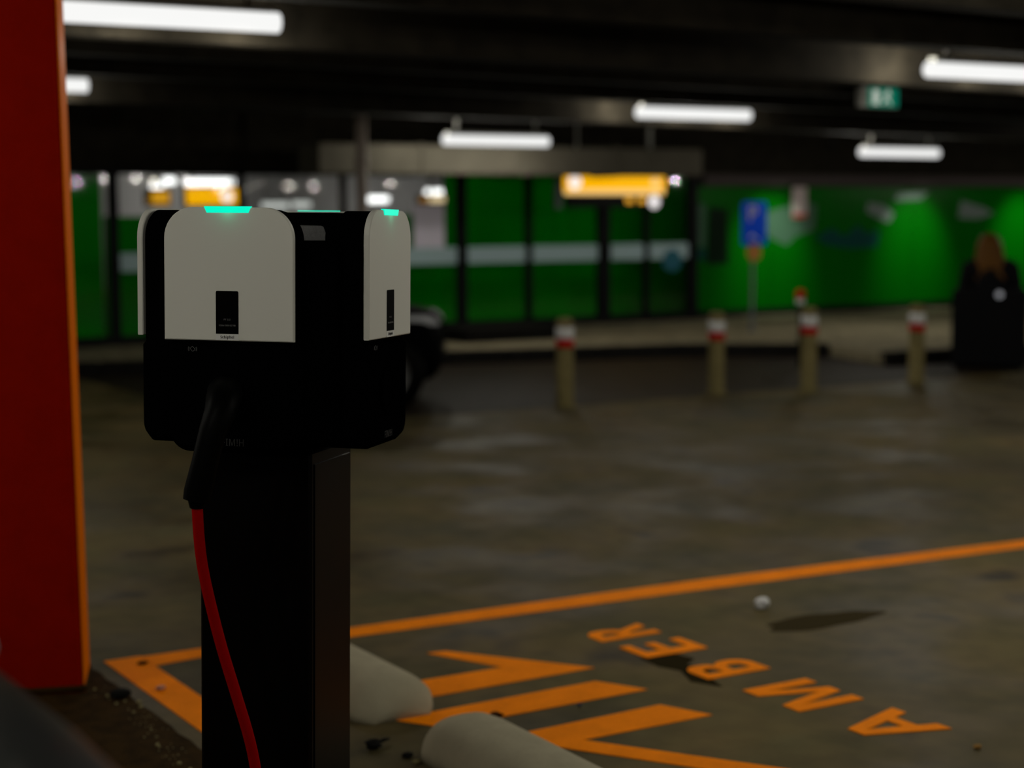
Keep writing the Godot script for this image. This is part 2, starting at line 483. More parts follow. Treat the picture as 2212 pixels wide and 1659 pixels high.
func glass_front() -> void:
	# posts of the glass front: centre x and width
	var posts := [[3.1, 0.08], [4.4, 0.08], [5.58, 0.1], [7.0, 0.06], [8.2, 0.06], [9.70, 0.12], [10.61, 0.07], [11.68, 0.16], [12.31, 0.06], [13.02, 0.13]]
	var t := Node3D.new()
	t.name = numbered("window_1")
	t.position = Vector3(0, 0.12, -17.4)
	t.set_meta("kind", "structure")
	add_child(t)
	var st := S()
	for p in posts:
		st = S()
		box(st, Vector3(p[0], 0.90, 0), Vector3(p[1], 1.80, 0.1), 0.006)
		obj("mullion", st, M.frame, t)
	st = S(); box(st, Vector3(8.05, 1.80, 0), Vector3(10.1, 0.05, 0.11), 0.006); obj("head_rail", st, M.frame, t)
	st = S(); box(st, Vector3(8.05, 0.05, 0), Vector3(10.1, 0.10, 0.11), 0.006); obj("sill_rail", st, M.frame, t)
	for i in posts.size() - 1:
		var a: float = posts[i][0] + posts[i][1] / 2
		var b: float = posts[i + 1][0] - posts[i + 1][1] / 2
		st = S()
		box(st, Vector3((a + b) / 2, 0.938, 0), Vector3(b - a, 1.675, 0.008))
		obj("pane", st, M.glass, t)
		if i >= 2:
			st = S()
			box(st, Vector3((a + b) / 2, 0.865, 0.006), Vector3(b - a, 0.19, 0.002))
			obj("frosted_band", st, M.frost, t)
	st = S()
	var blob := PackedVector2Array()
	for k in 20:
		blob.append(Vector2(12.71 + 0.15 * cos(TAU * k / 20), 0.75 + 0.14 * sin(TAU * k / 20)))
	prism(st, blob, 0.006, 0.0085)
	obj("round_sticker", st, mat(lin(0.03, 0.14, 0.19), 0.6), t)
	# white notice taped on the glass
	st = S(); box(st, Vector3(0, 0.25, 0), Vector3(0.40, 0.5, 0.004)); 
	var o := obj("notice_sheet", st, M.paper, null, Vector3(9.27, 1.08, -17.385))
	tag(o, "pale lavender paper notice stuck on the glass front beside the charger's head", "notice")
	# the solid green part on the right: glossy panels with fine joints
	var w := Node3D.new()
	w.name = numbered("wall_green")
	w.position = Vector3(13.1, 0.12, -17.5)
	w.set_meta("kind", "structure")
	add_child(w)
	var n := 10
	for i in n:
		st = S()
		box(st, Vector3(0.625 + i * 1.25, 0.94, 0.0), Vector3(1.242, 1.70, 0.04), 0.004)
		obj("panel", st, M.green, w)
	st = S(); box(st, Vector3(6.25, 0.045, 0.01), Vector3(12.5, 0.09, 0.05), 0.004); obj("skirting", st, M.frame, w)
	st = S(); box(st, Vector3(6.5, 1.3, -0.06), Vector3(12.9, 2.9, 0.06)); obj("backing", st, M.frame, w)
	# reflections in the glossy panels, painted on as flat shapes
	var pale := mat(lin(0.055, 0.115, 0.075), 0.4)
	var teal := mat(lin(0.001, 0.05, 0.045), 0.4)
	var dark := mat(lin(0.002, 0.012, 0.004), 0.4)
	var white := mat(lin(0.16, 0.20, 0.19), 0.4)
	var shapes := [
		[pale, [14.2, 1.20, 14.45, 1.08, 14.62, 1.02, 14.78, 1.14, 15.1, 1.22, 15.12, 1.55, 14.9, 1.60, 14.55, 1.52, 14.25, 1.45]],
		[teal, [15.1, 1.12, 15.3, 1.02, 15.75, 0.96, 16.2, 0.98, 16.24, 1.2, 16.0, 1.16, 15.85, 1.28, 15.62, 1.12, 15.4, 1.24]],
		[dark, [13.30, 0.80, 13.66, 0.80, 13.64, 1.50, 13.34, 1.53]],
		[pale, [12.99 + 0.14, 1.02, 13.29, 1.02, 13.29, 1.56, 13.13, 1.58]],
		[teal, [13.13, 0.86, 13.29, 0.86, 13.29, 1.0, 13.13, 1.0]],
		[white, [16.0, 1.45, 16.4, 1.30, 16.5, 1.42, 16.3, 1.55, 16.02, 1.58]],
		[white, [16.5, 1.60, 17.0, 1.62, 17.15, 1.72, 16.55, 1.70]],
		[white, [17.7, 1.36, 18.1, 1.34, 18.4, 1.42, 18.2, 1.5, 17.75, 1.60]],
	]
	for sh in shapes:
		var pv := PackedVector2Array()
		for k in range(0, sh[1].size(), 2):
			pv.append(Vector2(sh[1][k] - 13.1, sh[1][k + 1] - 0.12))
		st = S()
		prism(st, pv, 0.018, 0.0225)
		obj("painted_reflection", st, sh[0], w)
	# downlights that wash the green wall, set into the bulkhead
	for x in [14.32, 16.85, 18.95, 21.3]:
		var d := thing("wall_washer_light", "small downlight on a stem washing the green wall with light", "light", Vector3(x, 2.30, -16.3), 0.0, "wall washer lights above the green panels")
		st = S(); lathe(st, [Vector2(0.0, 0.0), Vector2(0.035, 0.0), Vector2(0.045, -0.035), Vector2(0.05, -0.035), Vector2(0.05, 0.0)], 16); obj("lamp_ring", st, M.frame, d)
		st = S(); box(st, Vector3(0, 0.17, 0), Vector3(0.014, 0.34, 0.014)); obj("lamp_stem", st, M.frame, d)
		st = S(); lathe(st, [Vector2(0, -0.012), Vector2(0.036, -0.012), Vector2(0.036, -0.004), Vector2(0, -0.004)], 16); obj("lamp_face", st, M.tube, d)
		var s := SpotLight3D.new()
		s.name = "lamp_beam"
		s.light_color = Color(0.95, 1.0, 0.9)
		s.light_energy = 3.5
		s.spot_angle = 27.0
		s.spot_angle_attenuation = 1.0
		s.spot_range = 12.0
		s.spot_attenuation = 2.0
		s.light_size = 0.03
		s.shadow_enabled = true
		s.position = Vector3(0, -0.04, 0)
		s.rotation_degrees = Vector3(-48, 0, 0)
		d.add_child(s)

func hall() -> void:
	# what lies behind the glass: green screen walls close to it, a made-up hall beyond holding the mirrored lamps
	var st := S()
	st = S(); box(st, Vector3(12, -0.03, -24.6), Vector3(28, 0.3, 13.4)); struct("floor_hall", st, M.walk)
	st = S(); box(st, Vector3(12, 2.9, -24.6), Vector3(28, 0.3, 13.4)); struct("ceiling_hall", st, M.plaster)
	st = S(); box(st, Vector3(12, 1.45, -31.15), Vector3(28, 2.8, 0.3)); struct("wall_hall", st, M.plaster)
	st = S(); box(st, Vector3(2.85, 1.45, -24.5), Vector3(0.3, 2.8, 13.4)); struct("wall_hall", st, M.plaster)
	st = S(); box(st, Vector3(4.5, 1.4, -18.7), Vector3(2.7, 2.7, 0.12)); struct("wall_screen", st, M.green_in)
	st = S(); box(st, Vector3(8.05, 0.79, -18.7), Vector3(4.3, 1.34, 0.12), 0.01); struct("wall_screen", st, M.green_in)
	st = S(); box(st, Vector3(12.6, 1.4, -18.7), Vector3(4.8, 2.7, 0.12)); struct("wall_screen", st, M.green_in)
	for x in [4.6, 7.6, 10.3, 12.2, 13.6]:  # unseen downlights added to brighten the green screens
		var d := thing("added_downlight", "added unseen downlight that brightens the green screen behind the glass front", "light", Vector3(x, 2.74, -18.05), 0.0, "added downlights behind the glass front")
		st = S(); lathe(st, [Vector2(0, 0), Vector2(0.09, 0.0), Vector2(0.09, -0.02), Vector2(0, -0.02)], 16); obj("lamp_face", st, M.tube, d)
		var s := OmniLight3D.new()
		s.name = "lamp_light"
		s.light_color = Color(0.9, 1.0, 0.95)
		s.light_energy = 0.16
		s.light_size = 0.05
		s.omni_range = 12.0
		s.omni_attenuation = 2.0
		s.shadow_enabled = true
		s.position = Vector3(0, -0.08, 0)
		d.add_child(s)

func tube_light(c: Vector3, length: float, label: String, group: String, down := 1.0, side := 1.0, drop := 0.12, thick := 0.1) -> Node3D:
	var t := thing("tube_light", label, "light", c, 0.0, group)
	var st := S()
	# capsule shaped diffuser
	st = S()
	var pts := []
	var rad := []
	var r := thick / 2
	for k in 5:
		var a := PI / 2 * k / 4.0
		pts.append(Vector3(-length / 2 + r * (1 - sin(a)) , 0, 0)); rad.append(maxf(0.004, r * cos(PI / 2 - a)))
	for k in 5:
		var a := PI / 2 * (4 - k) / 4.0
		pts.append(Vector3(length / 2 - r * (1 - sin(a)), 0, 0)); rad.append(maxf(0.004, r * cos(PI / 2 - a)))
	tube(st, pts, rad, 14)
	obj("light_diffuser", st, M.tube, t)
	st = S(); box(st, Vector3(0, r + 0.012, 0), Vector3(length * 0.96, 0.03, thick * 0.7), 0.006); obj("housing", st, M.fitting, t)
	for x in [-length * 0.38, length * 0.38]:
		st = S(); box(st, Vector3(x, r + 0.02 + drop / 2, 0), Vector3(0.025, drop, 0.025)); obj("hanger", st, M.fitting, t)
	if down > 0.0:
		var l := AreaLight3D.new()
		l.name = "light_area"
		l.area_size = Vector2(length * 0.94, thick * 0.8)
		l.light_color = Color(1.0, 0.985, 0.94)
		l.light_energy = lamp_e * down
		l.area_range = 40.0
		l.area_attenuation = 2.0
		l.shadow_enabled = true
		l.position = Vector3(0, -r - 0.012, 0)
		l.rotation_degrees = Vector3(-90, 0, 0)
		t.add_child(l)
	if side > 0.0:
		for at in [[Vector3(-length / 2 - 0.2, -0.01, 0.04), 0.4], [Vector3(-length * 0.1, -r - 0.12, 0), 0.3], [Vector3(length * 0.38, -r - 0.12, 0), 0.3]]:
			var o := OmniLight3D.new()
			o.name = "light_side"
			o.light_color = Color(1.0, 0.98, 0.92)
			o.light_energy = lamp_o * side * at[1]
			o.light_size = 0.02
			o.omni_range = 40.0
			o.omni_attenuation = 2.0
			o.shadow_enabled = true
			o.position = at[0]
			t.add_child(o, true)
	return t

func lamps() -> void:
	var y := func(x: float) -> float: return 2.425 - 0.012 * (x - 2.8)
	# first row seen
	tube_light(Vector3(2.76, y.call(2.76), -7.95), 1.3, "long white tube light running behind the top of the red pillar, largest in view", "", 1, 1, 0.27)
	tube_light(Vector3(8.42, y.call(8.42), -7.95), 1.3, "white tube light nearest to the hanging green exit sign, cut off by the picture's side", "", 1, 1, 0.27)
	tube_light(Vector3(3.16, y.call(3.16), -12.4), 1.3, "white tube light of which only a short end shows beside the red pillar", "", 1, 1, 0.27)
	tube_light(Vector3(9.30, 2.345, -12.4), 1.22, "white tube light hanging in the bay in front of the yellow lit sign", "", 1, 1, 0.27)
	tube_light(Vector3(8.78, 2.198, -15.0), 1.2, "white tube light hanging right in front of the pale ventilation duct", "", 1, 1.0, 0.5)
	tube_light(Vector3(13.76, 2.122, -14.5), 1.15, "small far white tube light hanging before the right part of the green wall", "", 1, 0.8, 0.5)
	# rows out of the picture
	for p in [[-2.85, -7.95], [14.04, -7.95], [-3.0, -12.4], [15.6, -12.4], [19.5, -14.5], [19.8, -7.95]]:
		tube_light(Vector3(p[0], y.call(p[0]), p[1]), 1.3, "white tube light beyond the side of the picture", "tube lights out of view", 1, 1, 0.27)
	for z in [-1.75, 2.2, 6.6]:
		for x in [-6.2, -0.6, 5.0, 10.6, 16.2]:
			tube_light(Vector3(x, y.call(x), z), 1.3, "white tube light above and behind the viewer", "tube lights out of view", 1, 1, 0.27)
	for x in [-0.9, 4.9, 10.6]:  # row added out of view to brighten charger, floor and pillar
		tube_light(Vector3(x, y.call(x), -4.5), 1.3, "added unseen tube light that brightens the charger, the floor and the pillar", "tube lights out of view", 1, 1.8 if x > 0 and x < 6 else 1.0, 0.27)
	# glowing tubes added behind the glass, in place of lamps mirrored in it
	var far := [[11.45, 2.048, 0.92, "longest added hall tube standing in for a mirrored lamp, above the small yellow lit sign"], [10.45, 1.955, 0.2, "short added hall tube for a mirrored lamp close beside the red pillar, lower of two"], [10.68, 2.07, 0.2, "short added hall tube for a mirrored lamp close beside the red pillar, upper of two"], [14.81, 1.73, 0.56, "low added hall tube for a mirrored lamp just above the charger's right panel"], [16.22, 1.864, 0.54, "added hall tube for a mirrored lamp above the pale notice on the glass"]]
	for f in far:
		var ft := tube_light(Vector3(f[0], f[1], -30), f[2], f[3], "", 0.3, 0.12, 2.72 - f[1], 0.12)
		(ft.get_node("light_diffuser") as MeshInstance3D).material_override = M.mirrored_tube
	M.dim_mirrored_tube = glow(lin(0.01, 0.01, 0.01), lin(0.55, 0.58, 0.54))  # dim glow painting faint reflections in the glass
	for f in [[12.74, 1.617, 0.5, "dim grey tube painting a reflection in the glass left of the charger's rear green strip"], [13.27, 1.633, 0.34, "dim grey tube painting a reflection in the glass above the charger's rear green strip"]]:
		var t := tube_light(Vector3(f[0], f[1], -30), f[2], f[3], "", 0.1, 0.0, 2.72 - f[1], 0.12)
		(t.get_node("light_diffuser") as MeshInstance3D).material_override = M.dim_mirrored_tube

func floor_poly(called: String, pts: Array, m: Material, parent: Node3D = null, h := 0.0025) -> MeshInstance3D:
	var pv := PackedVector2Array()
	for k in range(0, pts.size(), 2):
		pv.append(Vector2(pts[k], -pts[k + 1]))
	if Geometry2D.is_polygon_clockwise(pv):
		pv.reverse()
	var st := S()
	prism(st, pv, 0.0, h, 0.0, Transform3D(Basis(Vector3.RIGHT, Vector3.FORWARD, Vector3.UP), Vector3.ZERO))
	return obj(called, st, m, parent)

func markings() -> void:
	tag(floor_poly("bay_side_line", [1.83, -5.53, 2.0, -5.53, 4.1, -5.495, 6.1, -5.37, 14.0, -4.9, 14.0, -4.77, 6.1, -5.24, 4.0, -5.35, 2.0, -5.42, 1.83, -5.40], M.paint), "long thin orange line on the floor crossing behind the black post", "floor marking")
	tag(floor_poly("bay_end_line", [1.70, -5.54, 1.828, -5.54, 1.828, -1.0, 1.70, -1.0], M.paint), "broad orange floor line beside the red pillar, running towards the post's foot", "floor marking")
	var t := thing("floor_symbol", "orange zigzag symbol of three strokes painted on the floor beside the wheel stops", "floor marking")
	floor_poly("stroke", [2.671, -5.057, 2.738, -5.047, 3.05, -4.60, 2.33, -4.585, 2.33, -4.765, 2.80, -4.764], M.paint, t)
	floor_poly("stroke", [2.22, -4.437, 2.963, -4.462, 3.05, -4.297, 2.32, -4.285], M.paint, t)
	floor_poly("stroke", [2.40, -4.115, 2.985, -4.14, 3.055, -3.972, 2.595, -3.972, 2.93, -3.46, 2.84, -3.42], M.paint, t)
	var w := thing("floor_lettering", "orange word AMBER painted letter by letter on the concrete floor", "floor marking", Vector3(3.42, 0.0, 0))
	for l in [["A", -3.62, 0.245, 0.01], ["M", -3.995, 0.27, 0.003], ["B", -4.365, 0.155, -0.012], ["E", -4.69, 0.165, -0.025], ["R", -4.945, 0.15, -0.032]]:
		var o := text(l[0], 0.255, M.paint, w, Vector3.ZERO, "letter", true, l[2], 0.003)
		var tm: TextMesh = o.mesh
		var bb := tm.get_aabb()
		var k := o.scale
		var bs := Basis(Vector3(0, 0, -1) * k.x, Vector3(-1, 0, 0) * k.y, Vector3(0, 1, 0) * k.z)
		o.transform = Transform3D(bs, Vector3(l[3], 0.0017, l[1]) - bs * Vector3(bb.get_center().x, bb.get_center().y, 0))
	tag(floor_poly("oil_stain", [3.25, -4.62, 3.38, -4.64, 3.40, -4.52, 3.33, -4.47, 3.38, -4.40, 3.31, -4.33, 3.27, -4.2, 3.22, -4.3, 3.27, -4.42, 3.24, -4.5], M.stain, null, 0.0012), "dark oil stain between the orange letters B and E", "stain")
	var e := []
	for k in 40:
		var a := TAU * k / 40
		var r := 1.0 + 0.10 * sin(a * 3.0 + 1.0) + 0.06 * sin(a * 7.0)
		e.append(4.117 + 0.26 * r * cos(a)); e.append(-4.70 + 0.09 * r * sin(a))
	tag(floor_poly("oil_stain", e, mat(lin(0.034, 0.026, 0.012), 0.9, 0.0, 0.05), null, 0.0008), "dark oval oil stain lying behind the painted letters B and M", "stain")

func stop_block(called: String, z0: float, z1: float, label: String) -> void:
	# half-round concrete block with domed ends, along z at x = 2.264
	var st := S()
	var rings := []
	var n := 16
	var L := absf(z1 - z0)
	for i in 19:
		var s := i / 18.0
		var zz := lerpf(z0, z1, s)
		var e := minf(s, 1 - s) * L / 0.10
		var k := 1.0 if e >= 1.0 else pow(maxf(0.0, 1.0 - pow(1.0 - e, 2.6)), 1 / 2.6)
		k = maxf(k, 0.30)
		var ring := []
		for a in n + 1:
			var th := PI * a / n
			var cx := cos(th)
			var cy := sin(th)
			ring.append(Vector3(2.25 + signf(cx) * pow(absf(cx), 0.75) * 0.135 * (0.55 + 0.45 * k), pow(cy, 0.8) * 0.118 * k, zz))
		ring.append(Vector3(2.25 - 0.13 * (0.55 + 0.45 * k), 0, zz)); 
		rings.append(ring)
	# denser rings at the ends
	loft(st, rings)
	tag(obj(called, st, M.stop), label, "wheel stop")

func wheel_stops() -> void:
	stop_block("wheel_stop", -5.34, -4.42, "grey rounded concrete wheel stop half hidden behind the black post")
	stop_block("wheel_stop", -4.11, -3.05, "grey rounded concrete wheel stop lying before the zigzag symbol, cut by the picture's edge")

func rounded(w: float, y0: float, y1: float, rt: float, rb: float, seg := 8) -> PackedVector2Array:
	var p := PackedVector2Array()
	for c in [[-w / 2, y0, rb, PI], [w / 2, y0, rb, 1.5 * PI], [w / 2, y1, rt, 0.0], [-w / 2, y1, rt, 0.5 * PI]]:
		var r: float = c[2]
		if r <= 0.0:
			p.append(Vector2(c[0], c[1]))
			continue
		var o := Vector2(c[0] - signf(c[0]) * r, c[1] + (r if c[1] == y0 else -r))
		for k in seg + 1:
			var a: float = c[3] + PI / 2 * k / seg
			p.append(o + Vector2(cos(a), sin(a)) * r)
	return p

func charger() -> void:
	var t := thing("charging_station", "black charging post with four white panels and glowing green strips, beside the red pillar", "charging station", Vector3(1.408, 0.012, -3.321), deg_to_rad(-45))
	var cr := Vector3(cos(deg_to_rad(30.8)), 0, sin(deg_to_rad(30.8)))
	var cf := Vector3(sin(deg_to_rad(30.8)), 0, -cos(deg_to_rad(30.8)))
	# the post leans a little
	t.basis = Basis(cf, 0.016) * Basis(cr, -0.015) * t.basis
	t.position += cr * -0.020 + cf * -0.019
	var B := -0.015   # heights below are above the floor, the thing stands on the strip
	var st := S()
	# post
	st = S(); box(st, Vector3(-0.008, 0.51 + B, -0.021), Vector3(0.246, 1.016, 0.244), 0.006); var post := obj("post", st, M.black_metal, t)
	st = S(); box(st, Vector3(0.1155, 0.505 + B, -0.021), Vector3(0.004, 0.97, 0.212), 0.001); obj("cover_plate", st, M.black_metal, post)
	st = S(); box(st, Vector3(0, 0.014, 0), Vector3(0.34, 0.016, 0.30), 0.004); obj("base_plate", st, M.black_metal, t)
	st = S(); box(st, Vector3(-0.008, 1.024 + B, -0.021), Vector3(0.225, 0.012, 0.22)); obj("neck", st, M.black_plastic, t)
	# core between the four units
	st = S()
	prism(st, rounded(0.385, -0.1925, 0.1925, 0.05, 0.05, 6), 0.0, 0.40, 0.012, Transform3D(Basis(Vector3.RIGHT, Vector3.FORWARD, Vector3.UP), Vector3(0, 1.045 + B, 0)), true)
	obj("core", st, M.black_plastic, t)
	st = S()
	var cov := []
	for lv in [[0.092, 1.440], [0.086, 1.446], [0.078, 1.474], [0.074, 1.476]]:
		var rr := []
		for p in rounded(lv[0] * 2, -lv[0], lv[0], 0.012, 0.012, 3):
			rr.append(Vector3(p.x, lv[1] + B, -p.y))
		cov.append(rr)
	loft(st, cov)
	obj("top_cover", st, M.black_grain, t)
	for q in 4:
		var u := Node3D.new()
		var xf := Transform3D(Basis(Vector3.UP, PI / 2 * q), Vector3(0, B, 0))
		# housing behind the white panel
		st = S()
		prism(st, rounded(0.262, 1.236, 1.505, 0.06, 0.0), 0.175, 0.2365, 0.006, xf)
		prism(st, rounded(0.21, 1.236, 1.472, 0.02, 0.0), 0.145, 0.18, 0.004, xf)
		var hs := obj("housing", st, M.black_plastic, t)
		st = S()
		prism(st, rounded(0.27, 1.249, 1.508, 0.06, 0.0, 10), 0.2375, 0.25, 0.0018, xf)
		var pn := obj("front_panel", st, M.white_panel, t)
		# lower body with the socket
		st = S()
		prism(st, rounded(0.27, 1.027, 1.243, 0.016, 0.045), 0.13, 0.244, 0.013, xf, true)
		var lb := obj("socket_housing", st, M.black_plastic, t)
		st = S()
		var ring := Transform3D(xf.basis * Basis(Vector3.RIGHT, PI / 2), xf * Vector3(0.0, 1.14, 0.243))
		lathe(st, [Vector2(0, 0.0), Vector2(0.052, 0.0), Vector2(0.052, 0.006), Vector2(0.047, 0.009), Vector2(0.04, 0.006), Vector2(0, 0.006)], 28, ring)
		obj("socket_cover", st, M.black_plastic, lb)
		# glowing strip on the panel's upper edge
		st = S()
		prism(st, PackedVector2Array([Vector2(-0.044, 1.4975), Vector2(0.043, 1.4975), Vector2(0.049, 1.510 if q != 3 else 1.507), Vector2(-0.050, 1.510 if q != 3 else 1.507)]), 0.2445, 0.2515, 0.001, xf)
		obj("led_strip", st, M.led, t)
		var l := OmniLight3D.new()
		l.name = "led_light"
		l.light_color = Color(0.0, 1.0, 0.75)
		l.light_energy = 0.0002
		l.light_size = 0.012
		l.omni_range = 3.0
		l.omni_attenuation = 2.0
		l.shadow_enabled = true
		l.position = xf * Vector3(0, 1.503, 0.262)
		t.add_child(l, true)
		# sticker with small print; the square code is left out
		var lab := Node3D.new()
		st = S()
		prism(st, rounded(0.0475, 1.2625, 1.346, 0.003, 0.0, 4), 0.2498, 0.2505, 0.0, xf.translated_local(Vector3(-0.002, 0, 0)))
		var sk := obj("sticker", st, M.label_black, t)
		var tx := func(s: String, h: float, m: Material, y: float, w: float) -> void:
			var o := text(s, h, m, sk, Vector3(-0.002, y, 0.2505), "print", true, w)
			o.transform = xf * o.transform
		tx.call("PT 2.2", 0.0032, M.print_grey, 1.2905, 0.014)
		tx.call("V330m FIMIH 027 NB", 0.0032, M.print_grey, 1.279, 0.035)
		st = S()
		prism(st, rounded(0.0475, 1.2500, 1.262, 0.0, 0.0), 0.2498, 0.2503, 0.0, xf.translated_local(Vector3(-0.002, 0, 0)))
		var sw := obj("sticker", st, M.label_white, t)
		var o2 := text("Schiphol", 0.0078, M.print_black, sw, Vector3(-0.002, 1.2555, 0.2504), "print", true, 0.0285)
		o2.transform = xf * o2.transform
		# raised letters at the foot of the socket housing
		var o3 := text("FIM!H", 0.014, M.print_dim, lb, Vector3(0.006, 1.049, 0.2442), "print", false, 0.046)
		o3.transform = xf * o3.transform
		# contactless mark: tilted card outline between two pairs of waves
		st = S()
		var cx := -0.078
		var cy := 1.231
		var card := rounded(0.0075, -0.0045, 0.0045, 0.0015, 0.0015, 3)
		var inn := inset(card, 0.0006)
		var rot := Transform3D(Basis(Vector3.BACK, 0.75), Vector3(cx, cy, 0.2441))
		for k in card.size():
			var j := (k + 1) % card.size()
			var qd := [card[k], card[j], inn[j], inn[k]]
			quad(st, xf * rot * Vector3(qd[0].x, qd[0].y, 0.0003), xf * rot * Vector3(qd[3].x, qd[3].y, 0.0003), xf * rot * Vector3(qd[2].x, qd[2].y, 0.0003), xf * rot * Vector3(qd[1].x, qd[1].y, 0.0003))
		for sd in [-1, 1]:
			for rr in [0.0072, 0.0092]:
				for k in 6:
					var a0 := lerpf(-0.5, 0.5, k / 6.0)
					var a1 := lerpf(-0.5, 0.5, (k + 1) / 6.0)
					var P := func(a: float, r: float) -> Vector3: return xf * Vector3(cx + sd * r * cos(a), cy + r * sin(a), 0.2444)
					quad(st, P.call(a0, rr), P.call(a0, rr + 0.0006), P.call(a1, rr + 0.0006), P.call(a1, rr))
		obj("contactless_mark", st, M.print_grey, lb)
		u.free(); lab.free()
	# plug, its grip and the red cable
	var c := thing("charging_cable", "red charging cable hanging from a black plug handle in front of the black post", "cable", Vector3.ZERO)
	st = S()
	tube(st, [Vector3(1.215, 1.150, -3.13), Vector3(1.199, 1.152, -3.085), Vector3(1.185, 1.145, -3.06), Vector3(1.170, 1.122, -3.04), Vector3(1.155, 1.09, -3.04), Vector3(1.140, 1.03, -3.045), Vector3(1.128, 0.975, -3.052), Vector3(1.1245, 0.958, -3.053)], [0.034, 0.034, 0.033, 0.030, 0.026, 0.0255, 0.0275, 0.026], 20)
	var pg := obj("plug_handle", st, M.rubber, c)
	st = S(); tube(st, [Vector3(1.1265, 0.968, -3.0525), Vector3(1.1255, 0.944, -3.054)], [0.0205, 0.014], 16); obj("strain_relief", st, M.rubber, pg)
	var pts := []
	var key := [Vector3(1.1255, 0.96, -3.054), Vector3(1.127, 0.897, -3.053), Vector3(1.132, 0.833, -3.051), Vector3(1.144, 0.758, -3.044), Vector3(1.161, 0.671, -3.033), Vector3(1.182, 0.583, -3.021), Vector3(1.200, 0.506, -3.01), Vector3(1.211, 0.441, -3.004), Vector3(1.222, 0.33, -2.995), Vector3(1.226, 0.20, -2.985), Vector3(1.21, 0.09, -2.95), Vector3(1.16, 0.035, -2.88), Vector3(1.05, 0.023, -2.78), Vector3(0.9, 0.0235, -2.7), Vector3(0.78, 0.0235, -2.6)]
	var cv := Curve3D.new()
	for i in key.size():
		var tan: Vector3 = (key[mini(i + 1, key.size() - 1)] - key[maxi(i - 1, 0)]) / 6.0
		cv.add_point(key[i], -tan, tan)
	var len_ := cv.get_baked_length()
	for i in 71:
		pts.append(cv.sample_baked(len_ * i / 70.0, true))
	st = S(); tube(st, pts, 0.0105, 14); obj("cord", st, M.cable, c)

func pillar() -> void:
	# square pillar, its near right edge an orange corner strip
	var t := thing("pillar", "tall red painted square pillar with an orange edge, left of the charging post", "pillar", Vector3(1.395, 0.012, -5.25), deg_to_rad(-20.3))
	t.basis = Basis(Vector3(sin(deg_to_rad(30.8)), 0, -cos(deg_to_rad(30.8))), -0.009) * t.basis
	var st := S()
	box(st, Vector3(-0.045, 1.2, -0.10), Vector3(0.38, 2.44, 0.26), 0.012)
	obj("shaft", st, M.pillar, t)
	st = S(); box(st, Vector3(0.147, 1.2, -0.10), Vector3(0.006, 2.42, 0.25), 0.002); obj("edge_strip", st, M.pillar_edge, t)
	tag(t.get_node("edge_strip"), "orange strip along the pillar's edge")
	st = S(); box(st, Vector3(-0.045, 0.012, -0.10), Vector3(0.40, 0.02, 0.28), 0.006); obj("footing", st, M.island, t)

func bollards() -> void:
	var spots := [[7.004, -10.96, 0.69, "red-banded pale bollard nearest to the charging post, first of the row of four"], [8.56, -11.1, 0.67, "red-banded pale bollard below and before the blue parking sign"], [9.305, -10.83, 0.70, "red-banded pale bollard with the small red marker post right behind it"], [10.48, -10.8, 0.68, "red-banded pale bollard nearest to the seated person"]]
	for s in spots:
		var t := thing("bollard", s[3], "bollard", Vector3(s[0], 0, s[1]), 0.0, "bollards along the lane")
		var h: float = s[2]
		var st := S()
		lathe(st, [Vector2(0, 0), Vector2(0.085, 0), Vector2(0.085, 0.015), Vector2(0.066, 0.02), Vector2(0.066, h - 0.23)], 24); obj("shaft", st, M.bollard, t)
		st = S(); lathe(st, [Vector2(0.06, h - 0.23), Vector2(0.069, h - 0.23), Vector2(0.069, h - 0.165), Vector2(0.06, h - 0.165)], 24); obj("red_band", st, M.red, t)
		st = S(); lathe(st, [Vector2(0.06, h - 0.165), Vector2(0.068, h - 0.165), Vector2(0.068, h - 0.075), Vector2(0.06, h - 0.075)], 24); obj("white_band", st, M.white, t)
		st = S(); lathe(st, [Vector2(0.066, h - 0.075), Vector2(0.066, h - 0.035), Vector2(0.058, h - 0.012), Vector2(0.035, h - 0.002), Vector2(0, h)], 24); obj("cap", st, M.bollard, t)
	var p := thing("marker_post", "thin dark marker post with a red and white top behind the third bollard", "post", Vector3(10.63, 0.004, -12.5))
	var st := S()
	lathe(st, [Vector2(0, 0), Vector2(0.02, 0), Vector2(0.02, 0.6), Vector2(0, 0.6)], 12); obj("shaft", st, M.frame, p)
	st = S(); lathe(st, [Vector2(0, 0.6), Vector2(0.04, 0.6), Vector2(0.04, 0.65), Vector2(0, 0.65)], 16); obj("white_collar", st, M.white, p)
	st = S(); lathe(st, [Vector2(0, 0.65), Vector2(0.045, 0.65), Vector2(0.045, 0.71), Vector2(0.03, 0.735), Vector2(0, 0.74)], 16); obj("red_cap", st, M.red, p)

func disc(st: SurfaceTool, c: Vector2, r: float, z0: float, z1: float) -> void:
	var p := PackedVector2Array()
	for k in 24:
		p.append(c + Vector2(cos(TAU * k / 24), sin(TAU * k / 24)) * r)
	prism(st, p, z0, z1)

func area(parent: Node3D, at: Vector3, size: Vector2, c: Color, e: float) -> void:
	var l := AreaLight3D.new()
	l.name = "sign_light"
	l.area_size = size
	l.light_color = c
	l.light_energy = e
	l.area_range = 20.0
	l.area_attenuation = 2.0
	l.shadow_enabled = true
	l.position = at
	l.rotation.y = PI   # area lights shine along their -z, the face looks along +z
	parent.add_child(l)

